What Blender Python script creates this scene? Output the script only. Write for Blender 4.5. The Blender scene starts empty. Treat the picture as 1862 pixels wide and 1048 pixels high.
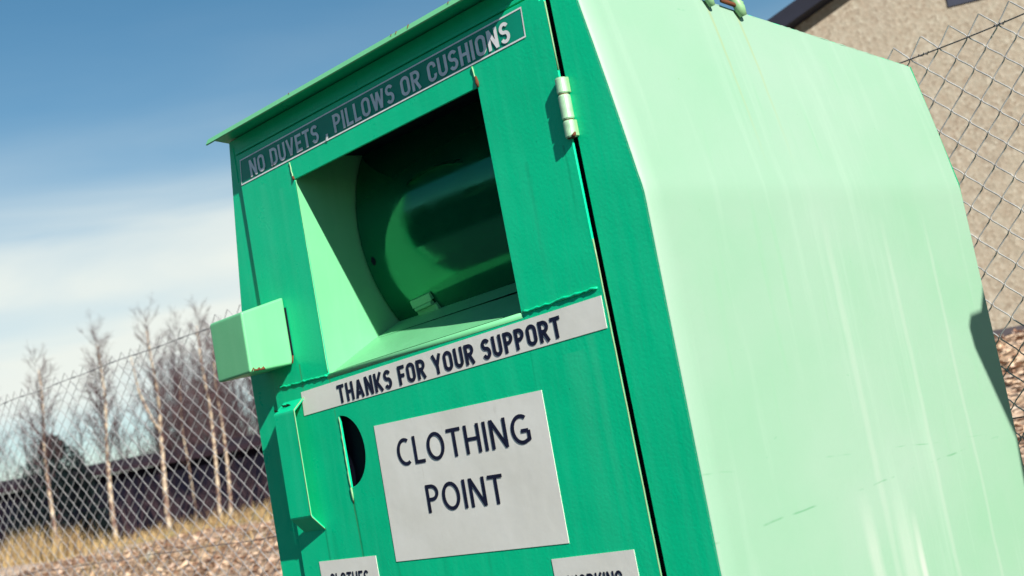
import bpy, bmesh, math, random
from mathutils import Vector, Matrix
R = math.radians
SC = bpy.context.scene
COL = SC.collection

# ------------------------------------------------------------------ camera
cam_d = bpy.data.cameras.new('camera')
cam = bpy.data.objects.new('camera', cam_d)
COL.objects.link(cam)
YAW, PITCH, ROLL = 0.8123, 0.1223, -0.1838
CAM = Vector((1.355, -1.5943, -0.0751))
fw = Vector((-math.sin(YAW) * math.cos(PITCH), math.cos(YAW) * math.cos(PITCH), math.sin(PITCH)))
r0 = Vector((math.cos(YAW), math.sin(YAW), 0))
u0 = r0.cross(fw)
rt = math.cos(ROLL) * r0 + math.sin(ROLL) * u0
up = -math.sin(ROLL) * r0 + math.cos(ROLL) * u0
m = Matrix((rt, up, -fw)).transposed().to_4x4()
m.translation = CAM
cam.matrix_world = m
cam_d.sensor_width = 36.0
cam_d.lens = 36.0 * 2554.3 / 1862.0
cam_d.clip_start = 0.05
cam_d.clip_end = 3000
cam_d.dof.use_dof = True
cam_d.dof.focus_distance = 2.55
cam_d.dof.aperture_fstop = 7.0
SC.camera = cam

# ------------------------------------------------------------------ light
SUN = Vector((3.8, -1.0, 2.4)).normalized()
EL = math.asin(SUN.z)
AZ = math.atan2(SUN.x, SUN.y)
sd = bpy.data.lights.new('sun', 'SUN')
sd.energy = 5.0
sd.angle = R(0.5)
sd.color = (1.0, 0.94, 0.84)
so = bpy.data.objects.new('sun', sd)
COL.objects.link(so)
so.rotation_euler = SUN.to_track_quat('Z', 'Y').to_euler()
so.location = SUN * 30

W = bpy.data.worlds.new('World')
SC.world = W
W.use_nodes = True
nt = W.node_tree
nt.nodes.clear()
def wn(t, **k):
    n = nt.nodes.new(t)
    for a, b in k.items(): setattr(n, a, b)
    return n
def wmath(op, a, b=None, c=None):
    n = wn('ShaderNodeMath', operation=op)
    for i, v in enumerate((a, b, c)):
        if v is None: continue
        if isinstance(v, (int, float)): n.inputs[i].default_value = v
        else: nt.links.new(v, n.inputs[i])
    return n.outputs[0]
sky = wn('ShaderNodeTexSky', sky_type='NISHITA')
sky.sun_disc = False
sky.sun_elevation = EL
sky.sun_rotation = AZ
sky.altitude = 50
sky.air_density = 1.0
sky.dust_density = 0.15
sky.ozone_density = 2.5
tc = wn('ShaderNodeTexCoord')
sep = wn('ShaderNodeSeparateXYZ')
nt.links.new(tc.outputs['Generated'], sep.inputs[0])
# streaks of thin cloud lying level: bearing and height of the direction, stretched sideways
az_ = wmath('ARCTAN2', sep.outputs[1], sep.outputs[0])
cmb = wn('ShaderNodeCombineXYZ')
nt.links.new(az_, cmb.inputs[0])
nt.links.new(sep.outputs[2], cmb.inputs[1])
mp = wn('ShaderNodeMapping')
mp.inputs['Rotation'].default_value = (0, 0, R(2.5))
mp.inputs['Scale'].default_value = (3.2, 20.0, 1)
mp.inputs['Location'].default_value = (0.9, 0.35, 0)
nt.links.new(cmb.outputs[0], mp.inputs[0])
n1 = wn('ShaderNodeTexNoise')
n1.inputs['Scale'].default_value = 1.1
n1.inputs['Detail'].default_value = 6
n1.inputs['Roughness'].default_value = 0.5
n1.inputs['Distortion'].default_value = 0.5
nt.links.new(mp.outputs[0], n1.inputs['Vector'])
# cloud bank sits between about 5 and 15 degrees up, thinning out overhead
cov = wn('ShaderNodeValToRGB')
cov.color_ramp.interpolation = 'EASE'
e = cov.color_ramp.elements
e[0].position = 0.0; e[0].color = (0.05, 0.05, 0.05, 1)
e[1].position = 0.36; e[1].color = (0.0, 0.0, 0.0, 1)
for p, v in ((0.06, 0.12), (0.095, 0.85), (0.135, 0.97), (0.15, 0.82), (0.17, 0.95), (0.195, 0.78), (0.22, 0.42), (0.25, 0.18), (0.29, 0.04)):
    x = e.new(p); x.color = (v, v, v, 1)
nt.links.new(sep.outputs[2], cov.inputs[0])
s1 = wmath('MULTIPLY_ADD', n1.outputs['Fac'], 1.1, -0.55)
# the bank of cloud lies in this quarter of the sky only; it is clear behind
dv = wn('ShaderNodeVectorMath', operation='DOT_PRODUCT')
nt.links.new(tc.outputs['Generated'], dv.inputs[0])
dv.inputs[1].default_value = (-0.726, 0.688, 0)
qm = wn('ShaderNodeMapRange', interpolation_type='SMOOTHSTEP')
qm.inputs[1].default_value = -0.15; qm.inputs[2].default_value = 0.45
nt.links.new(dv.outputs['Value'], qm.inputs[0])
cl = wn('ShaderNodeClamp')
amt = wmath('MINIMUM', wmath('MULTIPLY_ADD', cov.outputs[0], 1.6, 0.05), 1.0)
nt.links.new(wmath('MULTIPLY', wmath('MULTIPLY_ADD', s1, amt, cov.outputs[0]), qm.outputs[0]), cl.inputs[0])
hs = wn('ShaderNodeHueSaturation')
hs.inputs['Saturation'].default_value = 1.2
hs.inputs['Hue'].default_value = 0.485
hs.inputs['Value'].default_value = 1.0
nt.links.new(sky.outputs[0], hs.inputs['Color'])
mix = wn('ShaderNodeMixRGB')
mix.inputs[2].default_value = (9.0, 9.5, 8.9, 1)
nt.links.new(cl.outputs[0], mix.inputs[0])
nt.links.new(hs.outputs[0], mix.inputs[1])
bg = wn('ShaderNodeBackground')
bg.inputs['Strength'].default_value = 0.055
nt.links.new(mix.outputs[0], bg.inputs[0])
wo = wn('ShaderNodeOutputWorld')
nt.links.new(bg.outputs[0], wo.inputs[0])

SC.view_settings.view_transform = 'Standard'
SC.view_settings.look = 'None'
SC.view_settings.exposure = 0.80
SC.view_settings.gamma = 1.0
SC.cycles.use_denoising = True
SC.cycles.max_bounces = 8

# ------------------------------------------------------------------ helpers
class MB:
    """collects polygons for ONE mesh"""
    def __init__(s): s.v = []; s.f = []; s.mi = []; s.cur = 0
    def add(s, vs, fs):
        b = len(s.v); s.v += [tuple(p) for p in vs]
        s.f += [tuple(i + b for i in f) for f in fs]; s.mi += [s.cur] * len(fs)
    def quad(s, a, b, c, d): s.add([a, b, c, d], [(0, 1, 2, 3)])
    def box(s, x0, x1, y0, y1, z0, z1):
        s.add([(x0,y0,z0),(x1,y0,z0),(x1,y1,z0),(x0,y1,z0),(x0,y0,z1),(x1,y0,z1),(x1,y1,z1),(x0,y1,z1)],
              [(0,3,2,1),(4,5,6,7),(0,1,5,4),(1,2,6,5),(2,3,7,6),(3,0,4,7)])
    def hexa(s, p):     # 8 corners ordered like box
        s.add(p, [(0,3,2,1),(4,5,6,7),(0,1,5,4),(1,2,6,5),(2,3,7,6),(3,0,4,7)])
    def tube(s, pts, rad, n=6, cap=True):
        pts = [Vector(p) for p in pts]
        if not hasattr(rad, '__len__'): rad = [rad] * len(pts)
        vs = []; ref = None
        for i, p in enumerate(pts):
            t = (pts[min(i+1, len(pts)-1)] - pts[max(i-1, 0)]).normalized()
            if ref is None:
                ref = t.orthogonal().normalized()
            a = (ref - t * ref.dot(t)).normalized(); ref = a
            b = t.cross(a)
            for k in range(n):
                q = 2 * math.pi * k / n
                vs.append(p + (a * math.cos(q) + b * math.sin(q)) * rad[i])
        fs = []
        for i in range(len(pts) - 1):
            for k in range(n):
                fs.append((i*n+k, i*n+(k+1)%n, (i+1)*n+(k+1)%n, (i+1)*n+k))
        if cap and n > 2:
            fs.append(tuple(range(n-1, -1, -1))); fs.append(tuple((len(pts)-1)*n+k for k in range(n)))
        s.add(vs, fs)
    def mesh(s, name, mats, origin=(0,0,0), smooth=False, bevel=0, segs=2):
        me = bpy.data.meshes.new(name)
        o = origin
        me.from_pydata([(p[0]-o[0], p[1]-o[1], p[2]-o[2]) for p in s.v], [], s.f)
        if not isinstance(mats, (list, tuple)): mats = [mats]
        for q in mats: me.materials.append(q)
        if len(mats) > 1:
            me.polygons.foreach_set('material_index', s.mi)
        if bevel:
            bm = bmesh.new(); bm.from_mesh(me)
            bmesh.ops.remove_doubles(bm, verts=bm.verts, dist=1e-5)
            bmesh.ops.recalc_face_normals(bm, faces=bm.faces)
            ed = [x for x in bm.edges if len(x.link_faces) == 2 and x.calc_face_angle(0) > 0.35]
            bmesh.ops.bevel(bm, geom=ed, offset=bevel, segments=segs, profile=0.5, affect='EDGES', clamp_overlap=True)
            bm.to_mesh(me); bm.free()
        if smooth:
            me.polygons.foreach_set('use_smooth', [True] * len(me.polygons))
        me.update()
        return me

def link(name, me, parent=None, origin=None):
    o = bpy.data.objects.new(name, me)
    COL.objects.link(o)
    if parent: o.parent = parent
    if origin is not None: o.location = origin
    return o
def thing(name, loc, label, cat, group=None):
    o = bpy.data.objects.new(name, None)
    COL.objects.link(o)
    o.location = loc; o.empty_display_size = 0.2
    o['label'] = label; o['category'] = cat
    if group: o['group'] = group
    return o
def part(name, mb, mat, parent, root, **k):
    """a part: vertices given in world coordinates, stored relative to the thing's base"""
    me = mb.mesh(name, mat, origin=root.location, **k)
    return link(name, me, parent)

# ------------------------------------------------------------------ materials
def new_mat(name):
    mt = bpy.data.materials.new(name)
    mt.use_nodes = True
    t = mt.node_tree
    return mt, t, t.nodes['Principled BSDF']
def N(t, typ, **k):
    n = t.nodes.new(typ)
    for a, b in k.items(): setattr(n, a, b)
    return n
def noise(t, vec, scale, detail=3, rough=0.55, stretch=None, loc=None):
    mpn = N(t, 'ShaderNodeMapping')
    if stretch: mpn.inputs['Scale'].default_value = stretch
    if loc: mpn.inputs['Location'].default_value = loc
    t.links.new(vec, mpn.inputs[0])
    n = N(t, 'ShaderNodeTexNoise')
    n.inputs['Scale'].default_value = scale
    n.inputs['Detail'].default_value = detail
    n.inputs['Roughness'].default_value = rough
    t.links.new(mpn.outputs[0], n.inputs['Vector'])
    return n.outputs['Fac']
def ramp(t, fac, stops):
    r = N(t, 'ShaderNodeValToRGB')
    el = r.color_ramp.elements
    while len(el) < len(stops): el.new(0.5)
    for q, (p, c) in zip(el, stops):
        q.position = p
        q.color = (c, c, c, 1) if isinstance(c, (int, float)) else (*c, 1)
    t.links.new(fac, r.inputs[0])
    return r.outputs[0]
def mixc(t, fac, a, b):
    n = N(t, 'ShaderNodeMixRGB')
    for i, v in ((0, fac), (1, a), (2, b)):
        if isinstance(v, (int, float)): n.inputs[i].default_value = v
        elif isinstance(v, tuple): n.inputs[i].default_value = (*v, 1)
        else: t.links.new(v, n.inputs[i])
    return n.outputs[0]
def bump(t, p, h, strength, dist):
    b = N(t, 'ShaderNodeBump')
    b.inputs['Strength'].default_value = strength
    b.inputs['Distance'].default_value = dist
    t.links.new(h, b.inputs['Height'])
    t.links.new(b.outputs[0], p.inputs['Normal'])

def paint(name, col, pale, rough=0.33, rust=0.0, streak=0.25, peel=0.25, spec=0.5, runs=()):
    """brush-thick gloss paint on sheet steel: orange peel, run marks, a few specks and rust spots"""
    mt, t, p = new_mat(name)
    v = N(t, 'ShaderNodeTexCoord').outputs['Object']
    st = noise(t, v, 5.0, 4, 0.6, stretch=(9, 9, 0.55))
    st = ramp(t, st, [(0.46, 0.0), (0.78, 1.0)])
    cl = noise(t, v, 3.2, 3)
    cl = ramp(t, cl, [(0.35, 0.0), (0.75, 1.0)])
    dark = tuple(c * 0.86 for c in col)
    c = mixc(t, cl, dark, col)
    k = N(t, 'ShaderNodeMath', operation='MULTIPLY'); k.inputs[1].default_value = streak
    t.links.new(st, k.inputs[0])
    c = mixc(t, k.outputs[0], c, pale)
    sp = noise(t, v, 130, 2)
    sp = ramp(t, sp, [(0.76, 0.0), (0.80, 0.7)])
    c = mixc(t, sp, c, tuple(x * 0.5 for x in col))
    if rust > 0:
        ru = noise(t, v, 14, 6, 0.7)
        ru = ramp(t, ru, [(0.70 - 0.1 * rust, 0.0), (0.74 - 0.1 * rust, 1.0)])
        c = mixc(t, ru, c, (0.11, 0.028, 0.008))
    # short fine scratches
    sx = ramp(t, noise(t, v, 26, 4, 0.7, stretch=(2.2, 1, .45), loc=(2, 7, 1)), [(0.715, 0.0), (0.735, 0.6)])
    c = mixc(t, sx, c, pale)
    if runs:
        se = N(t, 'ShaderNodeSeparateXYZ'); t.links.new(v, se.inputs[0])
        wob = noise(t, v, 7, 2)
        def M(op, a, b, d=None):
            n = N(t, 'ShaderNodeMath', operation=op)
            for i, q in enumerate((a, b, d)):
                if q is None: continue
                if isinstance(q, (int, float)): n.inputs[i].default_value = q
                else: t.links.new(q, n.inputs[i])
            return n.outputs[0]
        X = M('ADD', se.outputs[0], M('MULTIPLY_ADD', wob, .010, -.005))
        for xc, wd, za, zb, am, rc in runs:          # place on the door, half width, top, bottom, strength, colour
            d = M('ABSOLUTE', M('SUBTRACT', X, xc + .575), 0)
            a = N(t, 'ShaderNodeMapRange'); a.inputs[1].default_value = wd; a.inputs[2].default_value = wd * .25
            t.links.new(d, a.inputs[0])
            b = N(t, 'ShaderNodeMapRange'); b.inputs[1].default_value = zb + 1.30; b.inputs[2].default_value = za + 1.30
            t.links.new(se.outputs[2], b.inputs[0])
            up_ = M('LESS_THAN', se.outputs[2], za + 1.30)
            c = mixc(t, M('MULTIPLY', M('MULTIPLY', a.outputs[0], M('POWER', b.outputs[0], .6)), M('MULTIPLY', up_, am)), c, rc)
    t.links.new(c, p.inputs['Base Color'])
    p.inputs['Specular IOR Level'].default_value = spec
    rr = noise(t, v, 22, 3)
    rr = ramp(t, rr, [(0.3, rough - 0.06), (0.7, rough + 0.08)])
    t.links.new(rr, p.inputs['Roughness'])
    h = noise(t, v, 170, 2)
    h2 = noise(t, v, 6, 2)
    hm = N(t, 'ShaderNodeMath', operation='MULTIPLY_ADD'); hm.inputs[1].default_value = 6.0
    t.links.new(h2, hm.inputs[0]); t.links.new(h, hm.inputs[2])
    bump(t, p, hm.outputs[0], peel, 0.0008)
    return mt
def plain(name, col, rough=0.6, metal=0.0, var=0.25, sc=20, bmp=0.0, spec=0.5):
    mt, t, p = new_mat(name)
    v = N(t, 'ShaderNodeTexCoord').outputs['Object']
    n = noise(t, v, sc, 4)
    n = ramp(t, n, [(0.3, 0.0), (0.7, 1.0)])
    c = mixc(t, n, tuple(x * (1 - var) for x in col), tuple(min(1, x * (1 + var * 0.5)) for x in col))
    t.links.new(c, p.inputs['Base Color'])
    p.inputs['Roughness'].default_value = rough
    p.inputs['Metallic'].default_value = metal
    p.inputs['Specular IOR Level'].default_value = spec
    if bmp: bump(t, p, noise(t, v, sc * 4, 3), bmp, 0.004)
    return mt

GREEN = (0.002, 0.63, 0.305)
M_green = paint('green_gloss_paint', GREEN, (0.05, 0.66, 0.38), 0.32, spec=0.22, peel=0.4)
DK, SHEEN, RU = (0.002, 0.22, 0.10), (0.10, 0.62, 0.38), (0.12, 0.10, 0.02)
M_door = paint('green_door_paint', GREEN, (0.05, 0.66, 0.38), 0.32, spec=0.22, peel=0.4, runs=(
    (-.858, .0035, -.085, -.50, .75, DK), (-.861, .0016, -.075, -.22, .8, RU), (-.969, .0040, -.130, -.42, .55, DK), (-.944, .010, -.14, -.5, .18, DK),
    (-.872, .0022, .156, .05, .6, RU), (-.305, .0020, .160, .02, .4, DK), (-.31, .0025, .55, .40, .0, DK), (-.757, .006, -.214, -.5, .25, DK), (-.62, .012, -.216, -.5, .15, DK),
    (-.50, .005, -.216, -.5, .2, DK), (-.205, .030, .08, -.35, .16, SHEEN), (-.165, .012, .10, -.30, .20, SHEEN), (-.235, .006, .40, .20, .2, DK), (-.93, .012, .545, .25, .14, SHEEN), (-.99, .02, .57, .30, .14, SHEEN),  # broad pale bands here put the door's sheen into its colour
    (-.145, .0035, .402, .27, .4, DK), (-.965, .0025, .194, .12, .6, RU)))
M_weath_lit = paint('weathered_lit_green', (0.15, 0.52, 0.25), (0.20, 0.54, 0.29), 0.42, rust=0.0)  # paint fade on the lock guard, plus sunlight put into lip, cheek and sill
M_edge = paint('worn_lit_edge_paint', (0.22, 0.42, 0.21), (0.34, 0.46, 0.24), 0.45, rust=0.9)  # wear and rust, also paled for sunlight on the door's hinge edge
M_shade = plain('navy_gap_shade', (0.0025, 0.004, 0.014), 0.7, spec=0.2)  # near-black for sheets that stand in for shade in gaps
M_rust = plain('rust', (0.13, 0.035, 0.010), 0.9, sc=90)
M_steel = plain('scratched_pale_steel', (0.38, 0.62, 0.40), 0.35, 0.2, sc=70)
M_navy = plain('navy_vinyl', (0.006, 0.008, 0.035), 0.45, var=0.4, sc=60)
M_white = None

def sign_mat():
    mt, t, p = new_mat('off_white_vinyl')
    v = N(t, 'ShaderNodeTexCoord').outputs['Object']
    a = noise(t, v, 9, 5)
    c = mixc(t, ramp(t, a, [(0.3, 0.0), (0.75, 1.0)]), (0.76, 0.755, 0.69), (0.87, 0.87, 0.82))
    b = ramp(t, noise(t, v, 60, 4, stretch=(1, 1, 0.3)), [(0.66, 0.0), (0.8, 0.35)])
    c = mixc(t, b, c, (0.5, 0.47, 0.40))
    t.links.new(c, p.inputs['Base Color'])
    p.inputs['Roughness'].default_value = 0.5
    bump(t, p, noise(t, v, 14, 4, .6), 0.22, 0.003)
    return mt
M_white = sign_mat()

def side_mat():
    """chalky sheet, its green paled to carry the sunlight: rain streaks down from the roof seam and the fold, pale run marks, scuffs"""
    mt, t, p = new_mat('sunlit_side_green')
    v = N(t, 'ShaderNodeTexCoord').outputs['Object']
    c0, c1 = (0.195, 0.358, 0.245), (0.255, 0.37, 0.295)  # both tones paled to put direct sunlight into the colour
    c = mixc(t, ramp(t, noise(t, v, 2.4, 4), [(0.3, 0.0), (0.72, 1.0)]), c0, c1)
    st = ramp(t, noise(t, v, 6, 5, 0.6, stretch=(1, 4.2, 0.22)), [(0.55, 0.0), (0.80, 0.45)])
    c = mixc(t, st, c, (0.30, 0.43, 0.34))
    st2 = ramp(t, noise(t, v, 9, 3, 0.6, stretch=(1, 5, 0.35), loc=(3, 5, 1)), [(0.64, 0.0), (0.76, 0.4)])
    c = mixc(t, st2, c, (0.18, 0.37, 0.23))
    sc = ramp(t, noise(t, v, 34, 5, 0.7, stretch=(1, 0.5, 1.6)), [(0.72, 0.0), (0.76, 0.55)])
    c = mixc(t, sc, c, (0.12, 0.30, 0.18))
    sp = ramp(t, noise(t, v, 95, 2), [(0.79, 0.0), (0.82, 0.7)])
    c = mixc(t, sp, c, (0.12, 0.25, 0.10))
    se = N(t, 'ShaderNodeSeparateXYZ'); t.links.new(v, se.inputs[0])
    def m_(op, a, b, c_=None):
        n = N(t, 'ShaderNodeMath', operation=op)
        for i, q in enumerate((a, b, c_)):
            if q is None: continue
            if isinstance(q, (int, float)): n.inputs[i].default_value = q
            else: t.links.new(q, n.inputs[i])
        return n.outputs[0]
    def band(sock, c_, wd):          # 1 at the centre, 0 beyond the width
        d = m_('ABSOLUTE', m_('SUBTRACT', sock, c_), 0)
        n = N(t, 'ShaderNodeMapRange'); n.inputs[1].default_value = wd; n.inputs[2].default_value = wd * .3
        t.links.new(d, n.inputs[0]); return n.outputs[0]
    def span(sock, a, b):
        n = N(t, 'ShaderNodeMapRange'); n.inputs[1].default_value = a; n.inputs[2].default_value = b
        t.links.new(sock, n.inputs[0]); return n.outputs[0]
    Y, Z = se.outputs[1], se.outputs[2]
    wob = m_('MULTIPLY_ADD', noise(t, v, 9, 2), .012, -.006)
    Yw = m_('ADD', Y, wob)
    # rust-coloured water runs under the two lugs (object space: y - 0.46, z + 1.30)
    for yc, z0 in ((-.055, 1.60), (-.135, 1.60)):
        k = m_('MULTIPLY', band(Yw, yc, .0045), span(Z, z0 + .02, z0 + .34))
        c = mixc(t, m_('MULTIPLY', k, .55), c, (0.27, 0.30, 0.13))
    # a scraped line where something rubbed along the sheet, pale runs below it
    k = m_('MULTIPLY', band(m_('ADD', m_('MULTIPLY_ADD', Y, -.06, Z), wob), 1.085, .0022), ramp(t, noise(t, v, 16, 2, stretch=(1, 1.0, .1)), [(0.48, 0.0), (0.62, 0.6)]))
    c = mixc(t, k, c, (0.07, 0.24, 0.12))
    k = m_('MULTIPLY', band(m_('ADD', m_('MULTIPLY_ADD', Y, .05, Z), wob), 1.135, .0018), ramp(t, noise(t, v, 13, 2, stretch=(1, 1.0, .1), loc=(0, 4, 2)), [(0.50, 0.0), (0.66, 0.5)]))
    c = mixc(t, k, c, (0.09, 0.27, 0.14))
    for yc, wd, z1, am in ((.055, .012, 1.03, .9), (-.075, .022, 1.08, .45), (.02, .03, 1.07, .35), (.16, .009, 1.55, .2), (-.02, .012, 1.55, .2), (.30, .007, 1.56, .2)):
        k = m_('MULTIPLY', band(Yw, yc, wd), span(Z, z1, z1 - .10))
        c = mixc(t, m_('MULTIPLY', k, am), c, (0.40, 0.45, 0.40))
    t.links.new(c, p.inputs['Base Color'])
    p.inputs['Roughness'].default_value = 0.55
    h = noise(t, v, 3.0, 2)
    h2 = noise(t, v, 150, 2)
    hm = N(t, 'ShaderNodeMath', operation='MULTIPLY_ADD'); hm.inputs[1].default_value = 12.0
    t.links.new(h, hm.inputs[0]); t.links.new(h2, hm.inputs[2])
    bump(t, p, hm.outputs[0], 0.16, 0.001)
    return mt
M_side = side_mat()

# ------------------------------------------------------------------ ground
def sst(a, b, x):
    x = max(0.0, min(1.0, (x - a) / (b - a))); return x * x * (3 - 2 * x)
def gh(x, y):
    """hardstanding by the bank, then a leaf-covered bank climbing behind the fence"""
    base = -1.30
    rampz = base + 0.285 * max(0.0, y - 1.9)
    cap = -0.27 + 0.41 * sst(-8.5, -5.2, x)
    k = 0.10
    hh = max(0.0, min(1.0, 0.5 + 0.5 * (cap - rampz) / k))
    z = cap * (1 - hh) + rampz * hh - k * hh * (1 - hh)
    w = sst(1.9, 2.6, y)
    z += w * 0.035 * (math.sin(x * 2.1 + y * 1.3) + math.sin(x * 0.9 - y * 2.3 + 1.0))
    return z
def axis(fine0, fine1, step, far):
    a = [fine0 + i * step for i in range(int((fine1 - fine0) / step) + 1)]
    g = 1.0; d = step
    lo = [fine0]; hi = [a[-1]]
    while lo[-1] > -far:
        d *= 1.35; lo.append(lo[-1] - d)
    d = step
    while hi[-1] < far:
        d *= 1.35; hi.append(hi[-1] + d)
    return lo[:0:-1] + a + hi[1:]
xs = axis(-34, 4, 0.4, 900); ys = axis(-3, 20, 0.4, 900)
mb = MB()
mb.v = [(x, y, gh(x, y)) for y in ys for x in xs]
nx = len(xs)
mb.f = [(j*nx+i, j*nx+i+1, (j+1)*nx+i+1, (j+1)*nx+i) for j in range(len(ys)-1) for i in range(nx-1)]
mb.mi = [0] * len(mb.f)
def ground_mat():
    mt, t, p = new_mat('leafy_gravel')
    v = N(t, 'ShaderNodeTexCoord').outputs['Object']
    vo = N(t, 'ShaderNodeTexVoronoi'); vo.inputs['Scale'].default_value = 16
    t.links.new(v, vo.inputs['Vector'])
    sp = N(t, 'ShaderNodeSeparateColor'); t.links.new(vo.outputs['Color'], sp.inputs[0])
    c = ramp(t, sp.outputs[0], [(0.0, (0.20, 0.125, 0.09)), (0.4, (0.38, 0.26, 0.18)), (0.7, (0.50, 0.37, 0.27)), (1.0, (0.60, 0.48, 0.38))])
    c = mixc(t, ramp(t, noise(t, v, 1.3, 5), [(0.45, 0.0), (0.7, 0.6)]), c, (0.30, 0.21, 0.10))
    # the bare hardstanding in front of the fence
    se = N(t, 'ShaderNodeSeparateXYZ'); t.links.new(v, se.inputs[0])
    mr = N(t, 'ShaderNodeMapRange'); mr.inputs[1].default_value = 1.6; mr.inputs[2].default_value = 2.0
    t.links.new(se.outputs[1], mr.inputs[0])
    c = mixc(t, mr.outputs[0], (0.045, 0.046, 0.05), c)
    t.links.new(c, p.inputs['Base Color'])
    p.inputs['Roughness'].default_value = 0.95
    bump(t, p, vo.outputs['Distance'], 0.8, 0.03)
    return mt
g = link('ground', mb.mesh('ground', ground_mat(), smooth=True))
g['kind'] = 'structure'

# fallen leaves and stones lying on the slope
random.seed(11)
mb = MB()
def leaf(x, y, s, mi):
    z = gh(x, y) + 0.006 + random.random() * 0.02
    a = random.random() * 6.28; tl = random.uniform(-0.5, 0.5); t2 = random.uniform(-0.5, 0.5)
    dx, dy = math.cos(a) * s, math.sin(a) * s
    ex, ey = -dy * 0.6, dx * 0.6
    b = random.uniform(0.1, 0.6) * s
    mb.cur = mi
    mb.add([(x-dx, y-dy, z-tl*s*.5), (x+ex, y+ey, z+b+t2*s*.4), (x+dx, y+dy, z+tl*s*.5), (x-ex, y-ey, z+b-t2*s*.4)], [(0,1,2),(0,2,3)])
for i in range(26000):
    if i < 19000: x = random.uniform(-15, -4.2); y = random.uniform(1.9, 7.2)
    else: x = random.uniform(-4.2, 0.6); y = random.uniform(1.7, 6.9)
    leaf(x, y, random.uniform(0.016, 0.042), random.choices((0, 1, 2, 3), (5, 4, 4, 0.12))[0])
for i in range(420):                                   # larger stones among the leaves
    x = random.uniform(-14, -4.5); y = random.uniform(2.2, 6.6); s_ = random.uniform(.03, .07); z = gh(x, y)
    mb.cur = random.choice((0, 1, 1, 2, 0, 1, 2, 3)); q = [random.uniform(.6, 1.2) for k in range(9)]
    ring = [(x + math.cos(k * .785) * s_ * q[k], y + math.sin(k * .785) * s_ * q[k] * .8, z + s_ * .15) for k in range(8)]
    mb.add([(x, y, z + s_ * .75)] + ring + [(a, b, z - .03) for a, b, c in ring], [(0, 1 + k, 1 + (k + 1) % 8) for k in range(8)] + [(1 + k, 9 + k, 9 + (k + 1) % 8, 1 + (k + 1) % 8) for k in range(8)])
LM = [plain('leaf_brown', (0.30, 0.17, 0.11), 0.8, sc=3), plain('leaf_tan', (0.58, 0.42, 0.29), 0.8, sc=3),
      plain('leaf_pink', (0.48, 0.345, 0.26), 0.8, sc=3), plain('stone_pale', (0.55, 0.51, 0.45), 0.8, sc=3)]
o = link('leaf_litter', mb.mesh('leaf_litter', LM)); o['kind'] = 'stuff'
o['label'] = 'tan and brown fallen leaves and stones covering the slope behind the fence'

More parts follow.
